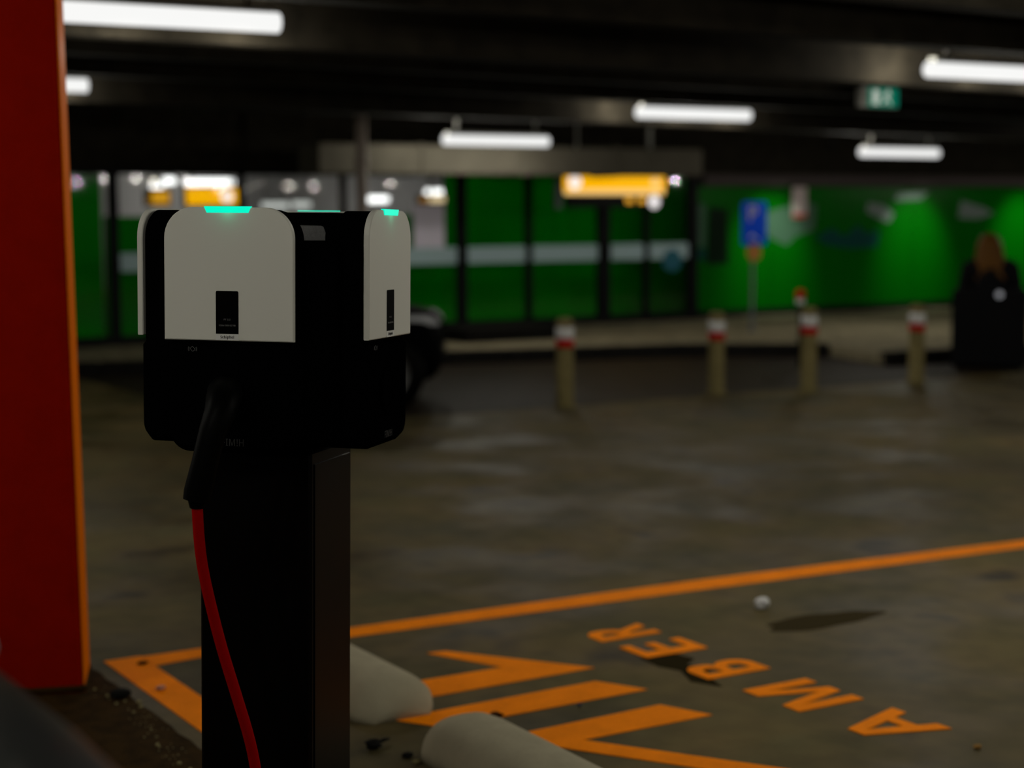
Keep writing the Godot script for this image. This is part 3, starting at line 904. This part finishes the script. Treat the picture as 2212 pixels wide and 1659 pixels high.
func signs() -> void:
	var st := S()
	# large yellow sign in front of the glass
	var t := thing("hanging_sign", "large yellow lit sign with white roundels and a black lower strip", "sign", Vector3(11.307, 1.525, -16.6))
	st = S(); box(st, Vector3(0, 0.278, -0.04), Vector3(1.45, 0.275, 0.08), 0.004); obj("sign_box", st, M.frame, t)
	st = S(); box(st, Vector3(0, 0.30, 0.002), Vector3(1.42, 0.21, 0.006)); obj("sign_face", st, M.yellow_light, t)
	st = S(); box(st, Vector3(0, 0.18, 0.002), Vector3(1.40, 0.06, 0.007)); obj("sign_stripe", st, M.peach_light, t)
	st = S(); disc(st, Vector2(-0.56, 0.295), 0.085, 0.003, 0.008); obj("sign_roundel", st, M.white_light, t)
	st = S(); disc(st, Vector2(0.57, 0.29), 0.06, 0.003, 0.008); obj("sign_roundel", st, M.peach_light, t)
	st = S(); box(st, Vector3(0.02, 0.07, -0.03), Vector3(1.36, 0.14, 0.06), 0.004); obj("lower_strip", st, M.frame, t)
	for x in [0.20, 0.38]:
		st = S(); box(st, Vector3(x, 0.085, 0.002), Vector3(0.09, 0.07, 0.006)); obj("sign_digit", st, glow(lin(0.4, 0.2, 0), lin(0.80, 0.38, 0.03)), t)
	st = S(); disc(st, Vector2(0.555, 0.065), 0.075, 0.0, 0.007); obj("sign_roundel", st, glow(Color.WHITE, lin(0.75, 0.70, 0.72)), t)
	st = S(); box(st, Vector3(-0.77, 0.16, -0.03), Vector3(0.08, 0.34, 0.06), 0.004); obj("bracket", st, M.grey_metal, t)
	for x in [-0.5, 0.5]:
		st = S(); box(st, Vector3(x, 0.83, -0.04), Vector3(0.02, 0.84, 0.02)); obj("hanger", st, M.fitting, t)
	area(t, Vector3(0, 0.28, 0.015), Vector2(1.4, 0.25), Color(1.0, 0.75, 0.3), 0.06)
	# small ones in the hall
	t = thing("hanging_sign", "yellow lit sign with one white roundel under the longest added hall tube, just above the charger", "sign", Vector3(7.53, 1.567, -19.6))
	st = S(); box(st, Vector3(0, 0.12, -0.03), Vector3(0.74, 0.25, 0.06), 0.004); obj("sign_box", st, M.frame, t)
	st = S(); box(st, Vector3(0, 0.12, 0.002), Vector3(0.69, 0.20, 0.006)); obj("sign_face", st, M.yellow_light, t)
	st = S(); disc(st, Vector2(0.17, 0.12), 0.075, 0.003, 0.008); obj("sign_roundel", st, M.white_light, t)
	for x in [-0.25, 0.25]:
		st = S(); box(st, Vector3(x, 0.71, -0.03), Vector3(0.015, 0.94, 0.015)); obj("hanger", st, M.fitting, t)
	area(t, Vector3(0, 0.12, 0.015), Vector2(0.68, 0.2), Color(1.0, 0.75, 0.3), 0.015)
	t = thing("hanging_sign", "small dim orange lit sign close to the red pillar, beyond the glass", "sign", Vector3(6.87, 1.567, -19.7))
	st = S(); box(st, Vector3(0, 0.11, -0.03), Vector3(0.32, 0.22, 0.06), 0.004); obj("sign_box", st, M.frame, t)
	st = S(); box(st, Vector3(0.03, 0.11, 0.002), Vector3(0.22, 0.15, 0.006)); obj("sign_face", st, glow(lin(0.4, 0.2, 0), lin(0.55, 0.26, 0.01)), t)
	st = S(); box(st, Vector3(-0.115, 0.08, 0.002), Vector3(0.05, 0.07, 0.006)); obj("sign_digit", st, glow(lin(0.2, 0.1, 0), lin(0.12, 0.055, 0.0)), t)
	st = S(); box(st, Vector3(0, 0.72, -0.03), Vector3(0.015, 0.96, 0.015)); obj("hanger", st, M.fitting, t)
	t = thing("hanging_sign", "small cream lit sign above the lavender notice, beyond the glass", "sign", Vector3(10.395, 1.545, -19.6))
	# screen wall stands before it up to the hall side, so this one hangs on the near side of the glass
	t.position = Vector3(9.26, 1.575, -17.28)
	st = S(); box(st, Vector3(0, 0.055, -0.02), Vector3(0.36, 0.11, 0.04), 0.004); obj("sign_box", st, M.frame, t)
	st = S(); box(st, Vector3(0.06, 0.055, 0.002), Vector3(0.20, 0.07, 0.006)); obj("sign_face", st, glow(lin(0.5, 0.45, 0.3), lin(0.62, 0.48, 0.26)), t)
	st = S(); box(st, Vector3(-0.11, 0.05, 0.002), Vector3(0.10, 0.05, 0.006)); obj("sign_digit", st, glow(lin(0.3, 0.15, 0.05), lin(0.22, 0.10, 0.01)), t)
	st = S(); box(st, Vector3(0, 0.235, -0.02), Vector3(0.015, 0.262, 0.015)); obj("hanger", st, M.fitting, t)
	# emergency exit sign under the ceiling
	t = thing("exit_sign", "green emergency exit sign with a white running figure and door, under the ceiling", "sign", Vector3(8.812, 2.235, -9.5))
	st = S(); box(st, Vector3(0, 0.072, -0.03), Vector3(0.36, 0.145, 0.06), 0.006); obj("sign_box", st, M.fitting, t)
	st = S(); box(st, Vector3(0.03, 0.072, 0.001), Vector3(0.29, 0.135, 0.004)); obj("sign_face", st, M.exit_light, t)
	st = S(); box(st, Vector3(-0.045, 0.072, 0.003), Vector3(0.06, 0.105, 0.004)); obj("sign_door", st, M.exit_white, t)
	st = S()
	disc(st, Vector2(0.075, 0.118), 0.012, 0.003, 0.0055)
	for bone in [[0.07, 0.105, 0.055, 0.065, 0.012], [0.055, 0.065, 0.085, 0.05, 0.009], [0.085, 0.05, 0.10, 0.02, 0.008], [0.055, 0.065, 0.04, 0.035, 0.009], [0.04, 0.035, 0.015, 0.03, 0.008], [0.068, 0.10, 0.10, 0.09, 0.007], [0.068, 0.10, 0.035, 0.085, 0.007]]:
		var a := Vector2(bone[0], bone[1])
		var b := Vector2(bone[2], bone[3])
		var nrm: Vector2 = (b - a).orthogonal().normalized() * bone[4] * 0.8
		var pv := PackedVector2Array([a - nrm, b - nrm, b + nrm, a + nrm])
		if Geometry2D.is_polygon_clockwise(pv): pv.reverse()
		prism(st, pv, 0.003, 0.0055)
	obj("sign_figure", st, M.exit_white, t)
	for x in [-0.12, 0.12]:
		st = S(); box(st, Vector3(x, 0.32, -0.03), Vector3(0.012, 0.36, 0.012)); obj("hanger", st, M.fitting, t)
	area(t, Vector3(0.03, 0.07, 0.012), Vector2(0.28, 0.12), Color(0.1, 1.0, 0.7), 0.002)
	# blue parking sign on its pole
	t = thing("parking_sign", "blue parking sign with a white P on a grey pole before the green wall", "sign", Vector3(12.30, 0.12, -15.3))
	st = S(); lathe(st, [Vector2(0, 0), Vector2(0.07, 0), Vector2(0.07, 0.01), Vector2(0.022, 0.015), Vector2(0.022, 1.42), Vector2(0, 1.42)], 16); obj("pole", st, M.grey_metal, t)
	st = S(); prism(st, rounded(0.36, 0.975, 1.46, 0.03, 0.03, 4), 0.024, 0.032, 0.001); obj("sign_plate", st, M.blue, t)
	text("P", 0.17, mat(lin(0.3, 0.28, 0.38), 0.5), t, Vector3(-0.02, 1.33, 0.033), "letter", true, 0.12, 0.002)
	st = S()
	tube(st, [Vector3(-0.07, 1.05, 0.033), Vector3(-0.03, 1.09, 0.033), Vector3(0.0, 1.06, 0.033), Vector3(0.04, 1.04, 0.033), Vector3(0.06, 1.02, 0.033)], 0.008, 8); obj("plug_mark", st, M.white, t)
	st = S(); disc(st, Vector2(0, 0.89), 0.10, 0.022, 0.032); obj("round_plate", st, mat(lin(0.34, 0.14, 0.04), 0.6), t)
	tag(t.get_node("round_plate"), "small brown round plate under the blue one")
	# placard on the wall
	t = thing("wall_placard", "small white and red placard high on the green wall right of the parking sign", "sign", Vector3(14.81, 1.38, -17.46))
	st = S(); box(st, Vector3(0, 0.2, 0), Vector3(0.24, 0.40, 0.02), 0.002); obj("plate", st, mat(lin(0.5, 0.42, 0.42), 0.5), t)
	st = S(); box(st, Vector3(0, 0.03, 0.011), Vector3(0.22, 0.05, 0.003)); obj("red_stripe", st, M.red, t)

func car_ring(x: float, w: float, y0: float, y1: float, ex: float, n := 24) -> Array:
	var ring := []
	for k in n:
		var a := TAU * k / n
		var cx := cos(a)
		var sy := sin(a)
		ring.append(Vector3(x, (y0 + y1) / 2 + signf(sy) * pow(absf(sy), 2.0 / ex) * (y1 - y0) / 2, signf(cx) * pow(absf(cx), 2.0 / ex) * w))
	return ring

# car along local +x (nose at x = 0, tail at x = -len), y up, standing on y = 0
func make_car(label: String, at: Vector3, turn: float, L: float, W: float, hood: float, roof: float, cab0: float, cab1: float, nose := 0.55, paint: Material = null) -> Node3D:
	if paint == null: paint = M.car
	var t := thing("car", label, "car", at, turn)
	var st := S()
	var rings := []
	var hw := W / 2
	for i in 41:
		var s := i / 40.0
		var x := -L * (0.5 - 0.5 * cos(PI * s))
		var e := minf(-x, L + x) / nose
		var k := 1.0 if e >= 1 else pow(maxf(0.0, 1.0 - pow(1.0 - e, 2.2)), 1 / 2.2)
		var top := hood * (0.80 + 0.20 * smoothstep(0.0, 1.1, -x))
		if -x > L * 0.6: top = hood * 1.03
		rings.append(car_ring(x, hw * (0.62 + 0.38 * k), lerpf(0.36, 0.19, k), lerpf(hood * 0.62, top, k), 3.0))
	loft(st, rings)
	obj("body", st, paint, t)
	# greenhouse
	st = S()
	rings = []
	for f in [[cab0, 0.0], [cab0 + 0.25 * (cab1 - cab0), 0.82], [cab0 + 0.38 * (cab1 - cab0), 0.98], [cab0 + 0.6 * (cab1 - cab0), 1.0], [cab0 + 0.82 * (cab1 - cab0), 0.94], [cab1, 0.15]]:
		var h: float = lerpf(hood * 0.96, roof, f[1])
		var ring := []
		for k in 16:
			var a := TAU * k / 16
			var sy := sin(a)
			var cx := cos(a)
			var yy := hood * 0.9 + (h - hood * 0.9) * (0.5 + 0.5 * signf(sy) * pow(absf(sy), 0.6))
			var taper := lerpf(0.93, 0.70, (yy - hood * 0.9) / maxf(0.01, roof - hood * 0.9))
			ring.append(Vector3(-f[0], yy, signf(cx) * pow(absf(cx), 0.55) * hw * taper))
		rings.append(ring)
	loft(st, rings)
	obj("cabin_glass", st, M.car_glass if paint == M.car else paint, t)
	st = S(); box(st, Vector3(-(cab0 + 0.6 * (cab1 - cab0)), roof + 0.005, 0), Vector3((cab1 - cab0) * 0.5, 0.03, W * 0.62), 0.012); obj("roof", st, paint, t)
	for sx in [minf(0.78, L * 0.19), L - minf(0.72, L * 0.18)]:
		for sz in [-1, 1]:
			var xf := Transform3D(Basis(Vector3.RIGHT, PI / 2 * sz), Vector3(-sx, 0.31, sz * (hw - 0.17)))
			st = S()
			lathe(st, [Vector2(0.20, 0.0), Vector2(0.29, 0.0), Vector2(0.31, 0.03), Vector2(0.31, 0.15), Vector2(0.29, 0.19), Vector2(0.20, 0.185)], 28, xf)
			var wh := obj("wheel", st, M.rubber, t)
			st = S()
			lathe(st, [Vector2(0, 0.15), Vector2(0.05, 0.165), Vector2(0.06, 0.15), Vector2(0.19, 0.17), Vector2(0.205, 0.185)], 28, xf)
			obj("hub_cap", st, M.chrome, wh)
	for sz in [-1, 1]:
		st = S()
		tube(st, [Vector3(-0.04, hood * 0.70, sz * hw * 0.52), Vector3(-0.10, hood * 0.72, sz * hw * 0.70), Vector3(-0.26, hood * 0.75, sz * hw * 0.84)], [0.035, 0.06, 0.03], 14, 0.8)
		obj("headlamp_lens", st, M.lens, t)
		st = S(); box(st, Vector3(-L + 0.09, hood * 0.75, sz * hw * 0.66), Vector3(0.12, 0.2, 0.28), 0.03); obj("tail_lamp_lens", st, M.tail, t)
		st = S(); box(st, Vector3(-cab0 - 0.35, hood + 0.05, sz * (hw + 0.06)), Vector3(0.12, 0.14, 0.20), 0.04); obj("door_mirror", st, paint, t)
	st = S(); box(st, Vector3(-0.02, 0.42, 0), Vector3(0.06, 0.12, W * 0.5), 0.02); obj("grille", st, M.rubber, t)
	return t

func cars() -> void:
	var c := make_car("glossy black car whose rounded front corner shows before the red pillar's foot", Vector3(0.52, 0, -1.60), 0.0, 4.2, 1.86, 1.385, 1.95, 1.2, 3.95, 0.4)
	var st := S(); box(st, Vector3(-0.10, 0.82, -0.80), Vector3(0.05, 0.03, 0.06), 0.01); obj("red_glint", st, M.tail, c)  # red block painting a glint reflected in the car body
	make_car("small dark car parked behind the charging post, only its sloping front showing", Vector3(6.33, 0.004, -11.66), deg_to_rad(-31), 2.2, 1.35, 0.93, 1.38, 0.72, 2.1, 0.22, M.car_dull)

# ---------------------------------------------------------------- seated person
func capsule_field(caps: Array, cell: float, k: float) -> ArrayMesh:
	var lo := Vector3(1e9, 1e9, 1e9)
	var hi := -lo
	for c in caps:
		for e in 2:
			var r: float = c[2 + e]
			lo = lo.min(c[e] - Vector3.ONE * (r + k + 2 * cell)); hi = hi.max(c[e] + Vector3.ONE * (r + k + 2 * cell))
	var n := Vector3i(((hi - lo) / cell).ceil()) + Vector3i.ONE
	var f := PackedFloat32Array()
	f.resize(n.x * n.y * n.z)
	f.fill(1.0)
	for c in caps:
		var a: Vector3 = c[0]
		var b: Vector3 = c[1]
		var ra: float = c[2]
		var rb: float = c[3]
		var m := maxf(ra, rb) + k + 2 * cell
		var i0 := Vector3i(((a.min(b) - Vector3.ONE * m - lo) / cell).floor()).clamp(Vector3i.ZERO, n - Vector3i.ONE)
		var i1 := Vector3i(((a.max(b) + Vector3.ONE * m - lo) / cell).ceil()).clamp(Vector3i.ZERO, n - Vector3i.ONE)
		var ab := b - a
		var q := maxf(ab.length_squared(), 1e-9)
		for z in range(i0.z, i1.z + 1):
			for y in range(i0.y, i1.y + 1):
				for x in range(i0.x, i1.x + 1):
					var p := lo + Vector3(x, y, z) * cell
					var t := clampf((p - a).dot(ab) / q, 0.0, 1.0)
					var d := p.distance_to(a + ab * t) - lerpf(ra, rb, t)
					var at := (z * n.y + y) * n.x + x
					var g := f[at]
					var h := maxf(k - absf(g - d), 0.0) / k
					f[at] = minf(g, d) - h * h * k * 0.25
	var verts := PackedVector3Array()
	var norms := PackedVector3Array()
	var id := {}
	var off := [Vector3i(0, 0, 0), Vector3i(1, 0, 0), Vector3i(0, 1, 0), Vector3i(1, 1, 0), Vector3i(0, 0, 1), Vector3i(1, 0, 1), Vector3i(0, 1, 1), Vector3i(1, 1, 1)]
	var edges := [[0, 1], [2, 3], [4, 5], [6, 7], [0, 2], [1, 3], [4, 6], [5, 7], [0, 4], [1, 5], [2, 6], [3, 7]]
	for z in n.z - 1:
		for y in n.y - 1:
			for x in n.x - 1:
				var v := []
				var inside := 0
				for o in off:
					var d := f[((z + o.z) * n.y + y + o.y) * n.x + x + o.x]
					v.append(d)
					if d < 0: inside += 1
				if inside == 0 or inside == 8: continue
				var s := Vector3.ZERO
				var cnt := 0
				for e in edges:
					if (v[e[0]] < 0) != (v[e[1]] < 0):
						var t: float = v[e[0]] / (v[e[0]] - v[e[1]])
						s += Vector3(off[e[0]]).lerp(Vector3(off[e[1]]), t)
						cnt += 1
				id[(z * n.y + y) * n.x + x] = verts.size()
				verts.append(lo + (Vector3(x, y, z) + s / cnt) * cell)
				norms.append(Vector3(v[1] + v[3] + v[5] + v[7] - v[0] - v[2] - v[4] - v[6], v[2] + v[3] + v[6] + v[7] - v[0] - v[1] - v[4] - v[5], v[4] + v[5] + v[6] + v[7] - v[0] - v[1] - v[2] - v[3]).normalized())
	var idx := PackedInt32Array()
	var sx := 1
	var sy := n.x
	var sz := n.x * n.y
	for z in range(1, n.z - 1):
		for y in range(1, n.y - 1):
			for x in range(1, n.x - 1):
				var at := (z * n.y + y) * n.x + x
				var d0 := f[at]
				for ax in [[sx, sy, sz], [sy, sz, sx], [sz, sx, sy]]:
					var d1 := f[at + ax[0]]
					if (d0 < 0) == (d1 < 0): continue
					var q0: int = id[at]
					var q1: int = id[at - ax[1]]
					var q2: int = id[at - ax[1] - ax[2]]
					var q3: int = id[at - ax[2]]
					if d0 < 0: idx.append_array([q0, q3, q2, q0, q2, q1])
					else: idx.append_array([q0, q1, q2, q0, q2, q3])
	var arr := []
	arr.resize(Mesh.ARRAY_MAX)
	arr[Mesh.ARRAY_VERTEX] = verts
	arr[Mesh.ARRAY_NORMAL] = norms
	arr[Mesh.ARRAY_INDEX] = idx
	var me := ArrayMesh.new()
	me.add_surface_from_arrays(Mesh.PRIMITIVE_TRIANGLES, arr)
	return me

func V(x: float, y: float, z: float) -> Vector3: return Vector3(x, y, z)

func seated_person() -> void:
	var where := Vector3(12.10, 0.004, -11.52)
	var turn := deg_to_rad(-46.3)
	var st := S()
	var ch := thing("armchair", "black high-backed seat seen from behind with a person sitting in it", "chair", where, turn)
	st = S(); prism(st, rounded(0.68, 0.03, 0.745, 0.05, 0.03, 5), 0.13, 0.25, 0.014); var bk := obj("backrest", st, M.cloth, ch)
	st = S(); disc(st, Vector2(0.085, 0.695), 0.03, 0.248, 0.256); obj("reflector", st, glow(lin(0.6, 0.6, 0.65), lin(0.10, 0.11, 0.13)), bk)  # glow of its own paints the light the disc throws back
	st = S(); box(st, Vector3(0, 0.24, -0.12), Vector3(0.52, 0.34, 0.5), 0.03); obj("seat", st, M.cloth, ch)
	for s in [-1, 1]:
		st = S(); box(st, Vector3(s * 0.295, 0.29, -0.12), Vector3(0.07, 0.5, 0.5), 0.02); obj("armrest", st, M.cloth, ch)
	for s in [[-1, -1], [1, -1], [-1, 1], [1, 1]]:
		st = S(); box(st, Vector3(s[0] * 0.27, 0.02, -0.08 + s[1] * 0.24), Vector3(0.05, 0.04, 0.05), 0.008); obj("leg", st, M.frame, ch)
	var p := thing("person", "person with long brown hair and black coat sitting in the black seat", "person", where, turn)
	var sy := -0.01
	var body := [
		[V(-0.08, 0.5 + sy, 0), V(0.08, 0.5 + sy, 0), 0.12, 0.12], [V(0, 0.52, 0), V(0, 0.72, 0.01), 0.125, 0.12], [V(0, 0.72, 0.01), V(0, 0.92, 0.02), 0.12, 0.12],
		[V(-0.13, 0.93, 0.02), V(0.13, 0.93, 0.02), 0.075, 0.075], [V(0, 0.96, 0.02), V(-0.01, 1.06, 0.0), 0.055, 0.05],
		[V(-0.012, 1.13, -0.015), V(-0.012, 1.165, -0.005), 0.085, 0.095], [V(-0.02, 1.07, -0.06), V(-0.02, 1.10, -0.04), 0.045, 0.06],
		[V(-0.03, 1.125, -0.11), V(-0.034, 1.10, -0.125), 0.010, 0.015], [V(0.075, 1.11, -0.01), V(0.078, 1.135, -0.005), 0.016, 0.018], [V(-0.10, 1.11, -0.01), V(-0.103, 1.135, -0.005), 0.016, 0.018],
	]
	for s in [-1, 1]:
		body += [[V(s * 0.19, 0.92, 0.02), V(s * 0.245, 0.66, -0.04), 0.052, 0.042], [V(s * 0.245, 0.66, -0.04), V(s * 0.12, 0.575, -0.25), 0.042, 0.028], [V(s * 0.12, 0.575, -0.25), V(s * 0.09, 0.57, -0.31), 0.03, 0.036],
			[V(s * 0.09, 0.48, -0.02), V(s * 0.11, 0.47, -0.43), 0.088, 0.062], [V(s * 0.11, 0.47, -0.43), V(s * 0.11, 0.09, -0.41), 0.06, 0.038], [V(s * 0.11, 0.06, -0.39), V(s * 0.11, 0.045, -0.56), 0.042, 0.034]]
	var bm := inst("body", capsule_field(body, 0.016, 0.035), M.skin, p)
	for s in [-1, 1]:
		var hand := [[V(s * 0.12, 0.575, -0.25), V(s * 0.095, 0.572, -0.30), 0.026, 0.03]]
		for i in 4:
			var bx: float = s * (0.06 + 0.021 * i)
			var ln: float = [0.062, 0.078, 0.083, 0.074][i]
			hand += [[V(bx, 0.575, -0.315), V(bx - s * 0.006, 0.575, -0.315 - ln * 0.45), 0.0095, 0.0088], [V(bx - s * 0.006, 0.575, -0.315 - ln * 0.45), V(bx - s * 0.01, 0.553, -0.315 - ln * 0.9), 0.0088, 0.0075]]
		hand += [[V(s * 0.08, 0.575, -0.28), V(s * 0.045, 0.572, -0.305), 0.0125, 0.0105], [V(s * 0.045, 0.572, -0.305), V(s * 0.035, 0.56, -0.335), 0.0105, 0.009]]
		inst("hand", capsule_field(hand, 0.005, 0.008), M.skin, bm)
	for s in [-1, 1]:
		st = S(); lathe(st, [Vector2(0, -0.008), Vector2(0.008, 0), Vector2(0, 0.008)], 10, Transform3D(Basis.IDENTITY, V(-0.02 + s * 0.032, 1.14, -0.098))); obj("eye", st, M.frame, bm)
	st = S(); tube(st, [V(-0.045, 1.075, -0.098), V(-0.022, 1.072, -0.108), V(0.0, 1.075, -0.1)], [0.003, 0.006, 0.003], 8); obj("mouth", st, mat(lin(0.35, 0.1, 0.08), 0.5), bm)
	var coat := [
		[V(-0.09, 0.52, 0.0), V(0.09, 0.52, 0.0), 0.15, 0.15], [V(0, 0.55, 0.0), V(0, 0.90, 0.02), 0.16, 0.14], [V(-0.14, 0.93, 0.02), V(0.14, 0.93, 0.02), 0.09, 0.09], [V(-0.05, 1.0, 0.02), V(0.05, 1.0, 0.02), 0.07, 0.07],
	]
	for s in [-1, 1]:
		coat += [[V(s * 0.19, 0.92, 0.02), V(s * 0.25, 0.66, -0.04), 0.075, 0.062], [V(s * 0.25, 0.66, -0.04), V(s * 0.13, 0.58, -0.235), 0.062, 0.045], [V(s * 0.09, 0.49, -0.02), V(s * 0.11, 0.48, -0.25), 0.115, 0.095]]
	inst("coat", capsule_field(coat, 0.018, 0.04), M.cloth, p)
	var legs := []
	for s in [-1, 1]:
		legs += [[V(s * 0.09, 0.48, -0.2), V(s * 0.11, 0.47, -0.43), 0.095, 0.07], [V(s * 0.11, 0.47, -0.43), V(s * 0.11, 0.12, -0.41), 0.07, 0.05]]
	inst("trousers", capsule_field(legs, 0.018, 0.03), M.cloth, p)
	for s in [-1, 1]:
		inst("shoe", capsule_field([[V(s * 0.11, 0.06, -0.385), V(s * 0.11, 0.045, -0.565), 0.048, 0.04]], 0.012, 0.02), M.frame, p)
	var hair := [[V(-0.012, 1.155, 0.0), V(-0.012, 1.13, 0.02), 0.106, 0.105]]
	for k in 11:
		var a := lerpf(-0.25, PI + 0.25, k / 10.0)
		var x := -0.012 + cos(a) * 0.085
		var z := 0.01 + sin(a) * 0.08
		hair += [[V(x, 1.13, z), V(x * 1.25 + 0.01, 0.98, z * 1.1 + 0.02), 0.032, 0.036], [V(x * 1.25 + 0.01, 0.98, z * 1.1 + 0.02), V(x * 1.45 + 0.02, 0.86 + 0.03 * sin(k * 2.1), z * 1.15 + 0.035), 0.036, 0.022]]
	inst("hair", capsule_field(hair, 0.014, 0.02), M.hair, p)

# ---------------------------------------------------------------- small litter
func lump(called: String, at: Vector3, size: Vector3, seed_: int, m: Material, label: String, cat: String, crumple := 0.35, group := "") -> void:
	var rg := RandomNumberGenerator.new()
	rg.seed = seed_
	var st := S()
	var rings := []
	for i in 7:
		var ph := PI * i / 6.0
		var ring := []
		for k in 10:
			var a := TAU * k / 10
			var r := 1.0 + rg.randf_range(-crumple, crumple)
			ring.append(Vector3(cos(a) * sin(ph) * r * size.x, (1.0 - cos(ph)) * 0.5 * size.y * (1.0 if i > 0 else 0.0), sin(a) * sin(ph) * r * size.z))
		rings.append(ring)
	st.set_smooth_group(-1)
	for i in 6:
		for k in 10:
			var j := (k + 1) % 10
			quad(st, rings[i][k], rings[i + 1][k], rings[i + 1][j], rings[i][j])
	tag(obj(called, st, m, null, at), label, cat, group)

func litter() -> void:
	lump("crumpled_tissue", Vector3(4.05, 0.0, -4.966), Vector3(0.032, 0.045, 0.02), 1, M.white, "white crumpled tissue on the concrete behind the painted letters", "tissue", 0.45)
	lump("dead_leaf", Vector3(3.49, 0.0, -3.33), Vector3(0.012, 0.012, 0.01), 2, M.leaf, "tiny yellow-brown leaf right of the painted letter A", "leaf", 0.4)
	lump("dead_leaf", Vector3(2.47, 0.0, -4.25), Vector3(0.022, 0.035, 0.02), 3, mat(lin(0.06, 0.02, 0.003), 0.8), "brown dead leaf just behind the front wheel stop", "leaf", 0.5)
	lump("bottle_cap", Vector3(2.771, 0.0025, -4.259), Vector3(0.008, 0.006, 0.008), 4, mat(lin(0.01, 0.02, 0.08), 0.5), "tiny dark blue speck beside the middle orange stroke", "litter", 0.1)
	lump("pebble", Vector3(1.60, 0.012, -5.42), Vector3(0.014, 0.018, 0.012), 5, M.crumb, "small pale pebble at the red pillar's foot", "pebble", 0.2)
	lump("pebble", Vector3(1.745, 0.0025, -5.10), Vector3(0.016, 0.016, 0.014), 6, mat(lin(0.42, 0.2, 0.15), 0.8), "small pinkish pebble on the broad orange line", "pebble", 0.25)
	lump("plastic_cap", Vector3(1.60, 0.012, -5.05), Vector3(0.035, 0.03, 0.03), 7, M.twig, "round black plastic cap on the dark strip beside the broad orange line", "litter", 0.12)
	lump("clod", Vector3(1.80, 0.0025, -5.43), Vector3(0.02, 0.012, 0.012), 8, M.twig, "dark dirt clod on the corner of the orange lines", "litter", 0.4)
	lump("clod", Vector3(2.055, 0.0, -4.216), Vector3(0.026, 0.03, 0.018), 9, M.twig, "dark clump of dirt between the post and the front wheel stop", "litter", 0.35)
	var st := S()
	tube(st, [Vector3(2.06, 0.012, -4.22), Vector3(2.09, 0.018, -4.225), Vector3(2.118, 0.012, -4.245)], [0.006, 0.006, 0.003], 8)
	tag(obj("twig", st, M.twig), "short dark twig sticking out of the dirt clump", "twig")
	lump("clod", Vector3(2.10, 0.0, -4.10), Vector3(0.018, 0.015, 0.012), 10, M.twig, "dark crumb at the left end of the front wheel stop", "litter", 0.35)
	lump("clod", Vector3(2.10, 0.0, -4.04), Vector3(0.012, 0.012, 0.01), 12, M.crumb, "pale crumb at the left end of the front wheel stop", "litter", 0.35)
	# crumbs along the crack of the dark strip
	var rg := RandomNumberGenerator.new()
	rg.seed = 77
	st = S()
	for i in 70:
		var s := rg.randf()
		var c := Vector3(1.56 + 0.02 * sin(s * 5.0) + rg.randfn(0.0, 0.025), 0.012, lerpf(-5.2, -4.2, s))
		var r := 0.0015 + 0.006 * pow(rg.randf(), 3.0)
		box(st, c + Vector3(0, r * 0.6, 0), Vector3(r * 2, r * 1.4, r * 1.6), r * 0.4, Transform3D.IDENTITY)
	var o := obj("gravel_crumbs", st, M.crumb)
	tag(o, "pale gravel crumbs along the crack of the dark strip by the pillar", "gravel", "", "stuff")
